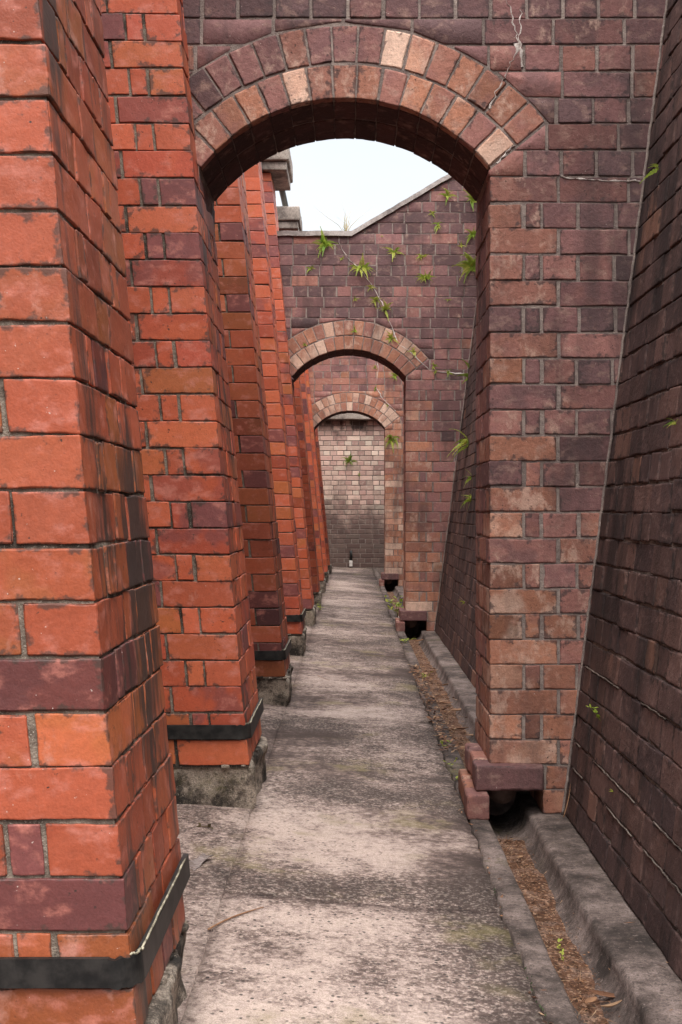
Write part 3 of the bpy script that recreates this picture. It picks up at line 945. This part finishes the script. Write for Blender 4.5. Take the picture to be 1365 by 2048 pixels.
    for line in cracks:
        pts = []
        for (a0, b0) in zip(line[:-1], line[1:]):
            for u in range(4):
                p = px(a0[0] + (b0[0] - a0[0]) * u / 4 + rng.uniform(-3.5, 3.5) * (1 if w == 0 else .5), a0[1] + (b0[1] - a0[1]) * u / 4 + rng.uniform(-2, 2) * (1 if w == 0 else .5), Y)
                p.y = Y + .001; pts.append(p)
        V, F = [], []
        for q, p in enumerate(pts):
            wd = rng.choice([.001, .0018, .0025, .0035, .0055]) * (1.0 if w == 0 else 1.2) * (1.9 if w == 0 and 2.55 < p.z < 2.63 else 1)
            dd = (pts[min(q + 1, len(pts) - 1)] - pts[max(q - 1, 0)]).normalized(); pr = Vector((dd.z, 0, -dd.x))
            V += [p + pr * wd, p - pr * wd, p - pr * wd + Vector((0, .004, 0)), p + pr * wd + Vector((0, .004, 0)), p + Vector((0, -.004, 0))]
        for q in range(len(pts) - 1):
            for (e0, e1) in ((0, 4), (4, 1), (1, 2), (3, 0)):
                F.append((q * 5 + e0, q * 5 + e1, q * 5 + 5 + e1, q * 5 + 5 + e0))
        ck.raw(V, F)
    ck.build('lime_filled_crack', lime_mat, root, org)
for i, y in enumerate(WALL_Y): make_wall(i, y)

# ------------------------------------------------------------------ battered retaining wall on the right
rw = MB()
def rwarp(P):
    Q = P.copy(); Q[:, 0] += RX + RB * (P[:, 2] - RZ); return Q
for k, (za, zb) in enumerate(courses(RZ, 4.35)):
    y = .9 - (.06 if k % 2 else 0) - (.12 if k % 4 == 0 else 0)
    j = .0065
    while y < END_Y:
        l = .232 if k % 2 == 0 else .113
        l += rng.uniform(-.006, .006)
        if not any(Wy + .12 < y + l / 2 < Wy + WALL_T - .1 for Wy in WALL_Y):
            near = y < 5
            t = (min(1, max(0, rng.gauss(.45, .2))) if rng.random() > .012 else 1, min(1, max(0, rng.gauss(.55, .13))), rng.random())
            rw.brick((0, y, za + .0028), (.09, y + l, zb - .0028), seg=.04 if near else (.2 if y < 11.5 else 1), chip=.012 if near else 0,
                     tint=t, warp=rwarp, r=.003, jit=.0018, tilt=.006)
        y += l + j
rw.box((.006, .8, -.35), (.8, END_Y + .5, 4.38), mat=1, warp=rwarp)
root = empty('retaining_wall', (RX, 12, 0), 'dark brown brick retaining wall leaning back along the right side', 'wall')
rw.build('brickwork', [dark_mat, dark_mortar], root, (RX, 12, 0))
# pointing beads worked loose in some bed joints
pb = MB()
for k, (za, zb) in enumerate(courses(RZ, 2.0)):
    if k in (2, 3, 6):
        y = rng.uniform(1.2, 2.0)
        while y < 4.25:
            L = rng.uniform(.15, .7)
            pts = [(rx(za) - .001 + rng.uniform(-.0015, .0015), yy, za + rng.uniform(-.002, .002)) for yy in np.arange(y, min(4.3, y + L), .03)]
            if len(pts) > 2: pb.tube(pts, .0024, k=5)
            y += L + rng.uniform(.1, .5)
pb.build('joint_pointing', dark_mortar, root, (RX, 12, 0))
cpm = MB()
cpm.brick((rx(4.38) - .03, .8, 4.385), (rx(4.38) + .85, END_Y + .5, 4.45), seg=.4, r=.01, amp=.003, tint=(.5, .5, .5), tilt=0, jit=0)
cpm.build('coping', coping_mat, root, (RX, 12, 0))

# ------------------------------------------------------------------ end wall
ew = MB()
for k, (za, zb) in enumerate(courses(-.02, 3.9)):
    x = -1.3 + (.06 if k % 2 else 0)
    while x < rx(zb) + .1:
        l = (.232 if k % 2 == 0 else .113) + rng.uniform(-.006, .006)
        ew.brick((x, END_Y, za + .006), (x + l, END_Y + .1, zb - .006), seg=1, tint=(rng.random(), rng.gauss(.5, .2), rng.random()), r=.006)
        x += l + .012
ew.box((-1.4, END_Y + .006, -.3), (1.8, END_Y + .5, 3.9), mat=1)
root = empty('end_wall', (0, END_Y, 0), 'pale pink brick wall closing the passage, stained dark across its lower half', 'wall')
ew.build('brickwork', [end_mat, cross_mortar], root, (0, END_Y, 0))
lg = MB()
lg.brick((-1.4, END_Y - .16, 2.66), (1.8, END_Y + .05, 2.78), seg=.15, r=.012, amp=.004, tint=(.5, .5, .5), tilt=0, jit=0)
lg.build('stone_ledge', stone_mat, root, (0, END_Y, 0))

# ------------------------------------------------------------------ plants
def frond(m, base, d, up, length, droop, hue, wide=.165, n=10):
    """one fern frond: arching rachis with paired tapering leaflets"""
    d = d.normalized(); p = base.copy(); step = length / n
    side0 = d.cross(up)
    if side0.length < .1: side0 = d.orthogonal()
    side = side0.normalized()
    pts = [p.copy()]
    for q in range(n):
        d = (d + Vector((0, 0, -droop / n)) ).normalized()
        p = p + d * step; pts.append(p.copy())
    m.tube(pts, length * .010, k=4, tint=(min(1, hue * .5), .5, .5), taper=.3)
    V, F = [], []
    for q in range(1, n + 1):
        t = q / n
        wl = length * wide * (math.sin(math.pi * min(1, .18 + t * .85)) ** .8) * (1.02 - t * .75)
        wl = max(wl, length * .03)
        dd = (pts[q] - pts[q - 1]).normalized()
        nm = side.cross(dd)
        for sg in (-1, 1):
            for half in (0, .5):
                b0 = pts[q] - dd * step * half
                ax = (side * sg + dd * .45 + Vector((0, 0, -.12)) + Vector((rng.gauss(0, .08), rng.gauss(0, .08), rng.gauss(0, .08)))).normalized()
                tip = b0 + ax * wl * rng.uniform(.85, 1.1)
                mid = b0 + ax * wl * .45
                bw = step * .26
                i0 = len(V)
                V += [b0 - dd * bw * .6, mid - dd * bw + nm * bw * .25, tip, mid + dd * bw + nm * bw * .25, b0 + dd * bw * .6]
                F.append((i0, i0 + 1, i0 + 2, i0 + 3, i0 + 4))
    m.raw(V, F, tint=(min(1, max(0, rng.gauss(hue, .22))), .5, .5))

def fern(name, base, nrm, size, label, nf=7, droop=1.1, hue=.6, upb=.5, group='small ferns rooted in the brick joints', cat='fern'):
    m = MB()
    nrm = Vector(nrm).normalized(); up = Vector((0, 0, 1)); sd = nrm.cross(up)
    nf = int(nf * 1.9); size *= .78
    for q in range(nf):
        a = 2 * math.pi * (q + rng.uniform(-.8, .8)) / nf
        d = nrm * rng.uniform(.3, 1.3) + sd * math.cos(a) * 1.1 + up * (math.sin(a) * .9 + upb) + Vector((rng.gauss(0, .3), 0, rng.gauss(0, .3)))
        frond(m, Vector(base) + sd * rng.gauss(0, size * .12) + up * rng.gauss(0, size * .1), d, nrm, size * rng.uniform(.45, 1.4), droop * rng.uniform(.6, 1.4), hue, n=12 if size > .1 else 8)
    o = m.build(name, fern_mat, None, tuple(base))
    return tag(o, label, cat, group)

def on_wall(x, y, w): p = px(x, y, WALL_Y[w]); p.y -= .002; return p
def on_right(x, y):
    # point where the sight line through the photo pixel meets the battered face
    a, c = (x - 703) / FOC, (1024 - y) / FOC
    d = (RX + RB * (EYE - RZ)) / (a - RB * c)
    return Vector((a * d - .002, d, EYE + c * d))

F2 = [  # middle arched wall: pixel, size in metres, fronds, droop, hue, label
 (650, 488, .15, 13, 1.0, .45, 'lush dark green fern just under the flat coping of the middle arch wall'),
 (722, 536, .15, 9, 1.3, .75, 'yellow green fern with drooping fronds on the crack, high on the middle arch wall'),
 (742, 576, .07, 5, 1.2, .8, 'small fern on the crack directly below the large drooping yellow green fern'),
 (683, 518, .05, 4, 1.0, .7, 'tiny fern at the upper end of the crack, below the lush coping fern'),
 (622, 538, .07, 5, .8, .6, 'small spidery fern nearest the red buttresses on the middle arch wall'),
 (788, 505, .11, 7, 1.1, .6, 'medium fern alone under the foot of the sloping coping'),
 (843, 514, .09, 7, .9, .65, 'compact fern right of the fern under the coping foot, above the spreading fern'),
 (851, 556, .12, 9, 1.0, .6, 'spreading fern below the compact one, midway to the right jamb'),
 (895, 392, .11, 7, 1.1, .65, 'highest fern, close beneath the sloping coping by the arch edge'),
 (864, 428, .06, 5, .9, .75, 'little yellowish fern below the sloping coping, left of a pale lime patch'),
 (875, 452, .09, 6, 1.6, .7, 'hanging fern beside the pale lime patch under the sloping coping'),
 (764, 473, .03, 3, .6, .8, 'minute sprout just below the bend of the coping'),
 (922, 492, .05, 5, .8, .8, 'tiny round fern left of the big corner fern'),
 (710, 600, .05, 5, .8, .6, 'small fern left of the crack, over the crown of the middle arch'),
 (752, 600, .10, 6, 1.3, .75, 'yellowish fern on the crack, upper of the pair above the middle arch ring'),
 (772, 618, .12, 8, 1.1, .6, 'green fern on the crack, lower of the pair above the middle arch ring'),
 (897, 600, .04, 4, .8, .6, 'tiny fern alone on purple bricks below the big corner fern'),
 (710, 661, .07, 6, .8, .65, 'small flat fern between the two brick rings, left of the middle arch crown'),
 (782, 678, .10, 7, .9, .65, 'fern in the inner brick ring right of the middle arch crown'),
 (827, 703, .07, 6, .9, .65, 'fern at the right skewback of the middle arch'),
 (868, 733, .07, 5, .6, .6, 'upright leafy fern right of the middle arch, above the horizontal crack'),
 (871, 744, .05, 5, .9, .7, 'small fern at the left of two on the horizontal crack beside the middle arch'),
 (897, 746, .06, 5, .9, .7, 'small fern at the right of two on the horizontal crack beside the middle arch'),
 (611, 690, .05, 5, .8, .6, 'little fern in the left haunch of the middle arch ring'),
 (944, 402, .15, 8, .9, .5, 'bushy fern tucked behind the near arch edge, under the high coping'),
 (945, 470, .13, 7, 1.2, .55, 'fern above the big corner fern, half hidden by the near arch jamb'),
 (948, 535, .26, 11, 1.3, .5, 'largest fern, long fronds hanging from the corner of the middle wall'),
 (945, 752, .19, 7, 1.0, .45, 'feathery fern at the right end of the horizontal crack, by the dark wall'),
]
for (x, y, s, nf, dr, hue, lab) in F2:
    fern('wall_fern', on_wall(x, y, 1), (0, -1, 0), s, lab, nf, dr, hue)
FR = [
 (938, 885, .20, 6, 1.0, .55, 'long armed fern on the dark leaning wall, a level below the horizontal crack'),
 (944, 957, .10, 4, 1.1, .55, 'sparse fern on the dark leaning wall, upper of two low ferns'),
 (944, 997, .12, 6, 1.0, .65, 'bright fern on the dark leaning wall, lower of two low ferns'),
 (931, 1205, .05, 5, .6, .6, 'tiny clover like fern low on the dark leaning wall beyond the near arch'),
 (1318, 338, .085, 3, .5, .7, 'single frond fern high on the near dark wall beside the arch wall corner'),
 (1355, 846, .04, 3, .8, .6, 'tiny green fern at eye level on the near dark wall'),
 (1228, 1582, .022, 3, .5, .7, 'speck of green low on the near dark wall below the leafy sprig'),
]
for (x, y, s, nf, dr, hue, lab) in FR:
    fern('wall_fern', on_right(x, y), (-1, 0, .1), s, lab, nf, dr, hue, upb=.3)
F3 = [
 (785, 880, .20, 7, 2.0, .5, 'hanging fern on the right jamb of the far arch'),
 (751, 736, .07, 5, .8, .6, 'small fern left of the larger one above the far arch'),
 (790, 752, .13, 7, .9, .6, 'largest fern above the far arch, near the middle arch edge'),
 (752, 776, .06, 5, 1.0, .6, 'small fern just over the crown of the far arch ring'),
 (775, 812, .05, 5, .9, .6, 'tiny fern in the right side of the far arch ring'),
]
for (x, y, s, nf, dr, hue, lab) in F3:
    fern('wall_fern', on_wall(x, y, 2), (0, -1, 0), s, lab, nf, dr, hue)
for (x, y, s, nf, lab) in [(701, 922, .20, 8, 'dark green fern alone on the pale upper half of the end wall'),
                           (718, 948, .08, 5, 'small fern below and right of the dark fern on the end wall')]:
    p = px(x, y, END_Y); p.y -= .002
    fern('wall_fern', p, (0, -1, 0), s, lab, nf, 1.2, .35)

def sprig(name, base, h, label, nl=9, cat='weed', spread=.5, lean=(0, 0), group='small leafy weeds'):
    m = MB(); base = Vector(base)
    ns = max(2, nl // 4)
    for s in range(ns):
        d = Vector((rng.gauss(lean[0], spread), rng.gauss(lean[1], spread), 1)).normalized()
        L = h * rng.uniform(.6, 1)
        pts = [base + d * L * t + Vector((d.x, d.y, 0)) * L * .3 * t * t for t in (0, .33, .66, 1)]
        m.tube(pts, h * .012, k=4, tint=(.3, .5, .5), taper=.4)
        V, F = [], []
        for q in range(max(3, nl // ns + 1)):
            p = pts[1 + q % 3] + Vector((rng.gauss(0, .05), rng.gauss(0, .05), rng.gauss(0, .05))) * h
            a = Vector((rng.gauss(0, 1), rng.gauss(0, 1), rng.uniform(-.1, .7))).normalized()
            bb = a.cross(Vector((0, 0, 1)))
            bb = (bb.normalized() if bb.length > .05 else Vector((1, 0, 0)))
            l = h * rng.uniform(.22, .38); wd = l * .34; up = a.cross(bb) * l * .1
            i0 = len(V)
            V += [p, p + a * l * .35 + bb * wd, p + a * l * .75 + bb * wd * .7 - up, p + a * l, p + a * l * .75 - bb * wd * .7 - up, p + a * l * .35 - bb * wd]
            F += [(i0, i0 + 1, i0 + 2, i0 + 3, i0 + 4, i0 + 5)]
        m.raw(V, F, tint=(rng.uniform(.45, .9), .5, .5))
    return tag(m.build(name, fern_mat, None, tuple(base)), label, cat, group)

def at_floor(x, y, z=-.05):
    d = FOC * (EYE - z) / (y - 1024); return Vector(((x - 703) / FOC * d, d, z))
p = on_right(1203, 1442)
sprig('leafy_weed', p, .055, 'small leafy weed growing from a joint of the near dark wall', 10, lean=(-.5, 0))
sprig('leafy_weed', at_floor(795, 1232), .20, 'bushiest weed, at the drain mouth of the middle arch wall', 26)
sprig('leafy_weed', at_floor(782, 1212), .12, 'weed on the channel edge just beyond the drain mouth weed', 12)
sprig('leafy_weed', at_floor(890, 1497), .05, 'low weed on the path edge before the near drain lintel', 10, spread=.8)
sprig('leafy_weed', at_floor(903, 1535), .045, 'weed touching the near drain kerb, upper of two', 8, spread=.8)
sprig('leafy_weed', at_floor(909, 1562), .05, 'weed touching the near drain kerb, lower of two', 9, spread=.8)
sprig('leafy_weed', at_floor(1121, 1902, -.13), .035, 'tiny seedling in the silt of the near drain channel', 7, spread=.7)
sprig('leafy_weed', at_floor(1128, 1925, -.13), .03, 'tinier seedling just in front of another in the channel silt', 6, spread=.7)
sprig('leafy_weed', at_floor(640, 1222, 0.0), .10, 'bright weed at the footing of the dark streaked buttress', 12, spread=.3)
sprig('leafy_weed', at_floor(848, 1358), .06, 'weed on the path edge midway between the near and middle arches', 12, spread=.7)
sprig('leafy_weed', at_floor(810, 1285), .09, 'spreading weed on the channel lip in front of the middle drain mouth', 12, spread=.8)
sprig('leafy_weed', at_floor(752, 1134, -.02), .10, 'low weed at the foot of the end wall', 12, spread=.9)
# tuft of dry grass on the coping
m = MB(); b0 = px(692, 466, WALL_Y[1] + .1); b0.z = 3.452
for q in range(14):
    d = Vector((rng.gauss(0, .28), rng.gauss(0, .2), 1)); L = rng.uniform(.12, .3)
    pts = [b0 + Vector((rng.gauss(0, .012), 0, 0)) + d * L * t + Vector((d.x, d.y, -.2)) * L * .4 * t * t for t in (0, .3, .6, 1)]
    m.tube(pts, .0035, k=4, tint=(rng.random(), .5, .5), taper=.2)
tag(m.build('grass_tuft', straw_mat, None, tuple(b0)), 'dry grass tuft standing on the coping where the slope begins', 'grass')

# withered sprig beside the second buttress footing
m = MB(); b0 = at_floor(366, 1662, .0)
for q in range(4):
    d = Vector((1, rng.gauss(0, .4), rng.uniform(.1, .5)))
    L = rng.uniform(.06, .12)
    pts = [b0 + d * L * t + Vector((0, 0, -.03 * t * t)) for t in (0, .33, .66, 1)]
    m.tube(pts, .0012, k=4, tint=(.9, .5, .5))
    V, F = [], []
    for u in range(6):
        p = pts[1 + u % 3]; a = Vector((rng.gauss(0, 1), rng.gauss(0, 1), rng.gauss(-.2, .6))).normalized(); bb = a.orthogonal().normalized()
        l = rng.uniform(.014, .028); i0 = len(V)
        V += [p, p + a * l * .5 + bb * l * .3, p + a * l, p + a * l * .5 - bb * l * .3]
        F.append((i0, i0 + 1, i0 + 2, i0 + 3))
    m.raw(V, F, tint=(rng.random(), .5, .5))
tag(m.build('withered_sprig', dryplant_mat, None, tuple(b0)), 'withered dark green sprig lying on the path before the second buttress', 'twig')

# bark flake, twigs
def bark(loc, L, W, rot, label):
    m = MB(); V, F = [], []
    nu, nv = 10, 6
    for a in range(nu):
        for c in range(nv):
            t = a / (nu - 1); u = c / (nv - 1) - .5
            wv = W * (.75 + .25 * math.sin(t * 5 + 1)) 
            V.append((t * L + .004 * math.sin(u * 14 + t * 3), u * wv, .006 + .35 * (u * u) * W * 1.2 + .012 * t + .002 * math.sin(t * 17)))
    for a in range(nu - 1):
        for c in range(nv - 1):
            F.append((a * nv + c, (a + 1) * nv + c, (a + 1) * nv + c + 1, a * nv + c + 1))
    m.raw(V, F)
    o = m.build('bark_flake', bark_mat); o.location = loc; o.rotation_euler = (.1, 0, rot)
    sol = o.modifiers.new('solid', 'SOLIDIFY'); sol.thickness = .003
    return tag(o, label, 'bark')
bark(at_floor(374, 1745, 0.0), .12, .045, 1.2, 'curled grey bark flake on the path beside the nearest buttress')
def twig(p0, p1, bend, rad, label, z=.004):
    m = MB(); p0, p1 = Vector(p0), Vector(p1)
    s = (p1 - p0).cross(Vector((0, 0, 1))).normalized()
    pts = [p0.lerp(p1, t) + s * bend * math.sin(math.pi * t) + Vector((0, 0, z)) for t in np.linspace(0, 1, 10)]
    m.tube(pts, rad, k=6, tint=(.8, .5, .5), taper=.5)
    return tag(m.build('fallen_twig', litter_mat, None, tuple(p0)), label, 'twig', 'fallen twigs')
twig(at_floor(417, 1862, 0), at_floor(528, 1817, -.005), -.012, .0026, 'curved brown twig lying across the path near the nearest buttress')
twig(at_floor(388, 1598, 0), at_floor(425, 1612, 0), .002, .0015, 'thin pale straw lying at the second buttress footing')
twig(at_floor(636, 1352, -.01), at_floor(660, 1362, -.012), .01, .0015, 'pale straw on the path in the bay beyond the near arch')
twig(Vector((.722, 4.25, -.05)), Vector((.752, 4.28, .06)), .004, .002, 'pale straw leaning in the corner right of the near drain hole', 0)

# leaves and litter in the channel
def leaf(loc, L, W, rot, hue, label, curl=.3, tilt=(0, 0)):
    m = MB(); V, F = [], []
    n = 9
    for q in range(n):
        t = q / (n - 1)
        wd = W * .5 * math.sin(math.pi * (.04 + t * .94)) ** .8
        z = curl * L * (t - .5) ** 2
        V += [(t * L, -wd, z + curl * wd), (t * L, 0, z), (t * L, wd, z + curl * wd * .8)]
    for q in range(n - 1):
        F += [(q * 3, q * 3 + 3, q * 3 + 4, q * 3 + 1), (q * 3 + 1, q * 3 + 4, q * 3 + 5, q * 3 + 2)]
    m.raw(V, F, tint=(hue, .5, .5))
    o = m.build('dead_leaf', litter_mat); o.location = loc; o.rotation_euler = (tilt[0], tilt[1], rot)
    sol = o.modifiers.new('solid', 'SOLIDIFY'); sol.thickness = .0008
    return tag(o, label, 'leaf', 'dead leaves in the drain channel')
def chan_z(x): 
    u = (x - .5425) / .0745
    return -.062 - .088 * math.sqrt(max(0, 1 - u * u)) if abs(u) < 1 else -.055
L_ = [((.545, 2.87), .075, .026, -.35, .45, 'large reddish brown leaf across the channel silt, nearest the camera', .25),
      ((.525, 2.80), .035, .022, .6, .78, 'orange leaf just in front of the large reddish leaf', .4),
      ((.555, 2.77), .05, .018, .2, .9, 'curled tan leaf lowest in the channel', .6),
      ((.53, 3.98), .03, .014, .9, .85, 'pale tan leaf alone in the channel just before the near drain hole', .3),
      ((.57, 6.15), .06, .03, .3, .85, 'large pink tan leaf on the channel litter just past the near lintel', .4),
      ((.52, 6.35), .08, .035, -.4, .5, 'brown leaf beside the pink tan leaf past the near lintel', .5),
      ((.54, 6.9), .10, .035, .1, .8, 'tan leaf bridging the channel litter in the second bay', .5),
      ((.51, 7.2), .09, .035, .5, .6, 'brown leaf behind the bridging tan leaf', .4),
      ((.54, 7.9), .09, .03, -.2, .9, 'pale curled leaf in the middle of the second bay channel', .5),
      ((.53, 8.6), .10, .04, .8, .9, 'pale leaf nearer the middle drain mouth', .4),
      ((.54, 10.6), .09, .04, .3, .75, 'orange brown leaf at the lip of the middle drain mouth', .4)]
for (xy, L, W, rot, hue, lab, cu) in L_:
    leaf((xy[0], xy[1], max(chan_z(xy[0]), -.125) + .010), L, W, rot, hue, lab, cu, (rng.uniform(-.2, .2), rng.uniform(-.2, .1)))

lt = MB()
# silt bed: a nearly level fill whose edges are where the channel rises out of it
for (ya, yb, st) in ((.8, 4.25, .012), (4.85, 10.95, .03), (11.5, 17.6, .1)):
    ys_ = np.arange(ya, yb, st); xs_ = np.linspace(.475, .61, 14)
    X, Y_ = np.meshgrid(xs_, ys_); G = np.stack([X.ravel(), Y_.ravel(), 0 * X.ravel()], 1)
    nz = vnoise(G * .35, 2)[:, 2] * .004 + vnoise(G, 5)[:, 2] * .0028 + vnoise(G * 2.1, 7)[:, 1] * .0012 + np.sin(G[:, 1] * 1.7) * .004
    G[:, 2] = -.131 + nz - (G[:, 0] - .54) * .06
    nx_ = len(xs_)
    lt.raw(G, [(a * nx_ + c, a * nx_ + c + 1, (a + 1) * nx_ + c + 1, (a + 1) * nx_ + c) for a in range(len(ys_) - 1) for c in range(nx_ - 1)], mat=1)
def bit(x, y, z, L, W, hue):
    a = rng.uniform(0, 6.28); d = Vector((math.cos(a), math.sin(a), rng.gauss(0, .2))); s = Vector((-d.y, d.x, rng.gauss(0, .3))).normalized()
    p = Vector((x, y, z))
    lt.raw([p, p + d * L * .5 + s * W, p + d * L, p + d * L * .5 - s * W], [(0, 1, 2, 3)], tint=(hue, .5, .5))
def chips(n, y0, y1, big):
    for q in range(n):
        y = rng.uniform(y0, y1); x = .535 + rng.gauss(0, .028)
        if abs(x - .5425) > .07: continue
        z = max(chan_z(x) + .003, -.124 - (x - .54) * .06) + abs(rng.gauss(0, .003))
        if rng.random() < .55: bit(x, y, z, rng.uniform(.015, .06) * big, .0009, rng.random())
        else: bit(x, y, z, rng.uniform(.006, .018) * big, rng.uniform(.002, .005) * big, rng.random() * .9)
chips(2200, 1.8, 4.25, .7)
chips(900, 4.85, 7.0, 1.3)
chips(500, 7.0, 10.95, 1.5)
for q in range(260):     # crumbs and needles along the cracked path edge and against the wall foot
    y = rng.uniform(1.9, 10.8)
    if rng.random() < .6: bit(.396 + rng.gauss(0, .012) , y, -.046, rng.uniform(.005, .03), rng.uniform(.001, .004), rng.random())
    else: bit(.70 + rng.gauss(0, .02), y, -.056, rng.uniform(.01, .04), .0011, rng.random())
for q in range(1000):
    y = rng.uniform(5.4, 8.4); bit(.40 + abs(rng.gauss(0, .06)), y, -.043, rng.uniform(.008, .045), rng.uniform(.001, .009), rng.random())
tag(lt.build('leaf_litter', [litter_mat, silt_mat]), kind='stuff')
ms = MB()
for q in range(700):     # moss and tiny weeds in the crack between path and channel
    y = rng.uniform(1.9, 3.9) if rng.random() < .55 else rng.uniform(4.9, 9.5)
    if math.sin(y * 3.1) + math.sin(y * 7.9) < -.1: continue
    x = .397 + rng.gauss(0, .006); s = rng.uniform(.0025, .007)
    a = rng.uniform(0, 6.28)
    d = Vector((math.cos(a), math.sin(a), .8)) * s; e = Vector((-math.sin(a), math.cos(a), 0)) * s * .5
    p = Vector((x, y, -.056))
    ms.raw([p, p + d * .5 + e, p + d, p + d * .5 - e], [(0, 1, 2, 3)], tint=(rng.uniform(0, .6), .5, .5))
tag(ms.build('moss', dryplant_mat), kind='stuff')

# pebbles by the middle drain, pipe stub on the end wall
m = MB(); p = at_floor(804, 1243, -.03)
m.brick(p - Vector((.035, .03, .03)), p + Vector((.035, .03, .05)), seg=.01, r=.028, amp=.003)
tag(m.build('pale_stone', white_mat, None, tuple(p)), 'pale rounded stone beside the middle drain kerb', 'stone')
root = empty('pipe_stub', (0, 22.62, 0), 'black pipe stub on a white block at the foot of the end wall', 'pipe')
bx = (702.5 - 703) / FOC * 22.6
root.location = (bx, 22.62, 0)
m = MB(); m.tube([(bx, 22.62, .10), (bx, 22.62, .2), (bx, 22.62, .29)], .026, k=12)
m.build('pipe', black_mat, root, (bx, 22.62, 0))
m = MB(); m.brick((bx - .03, 22.59, 0), (bx + .03, 22.66, .11), seg=.03, r=.006)
m.build('block', white_mat, root, (bx, 22.62, 0))
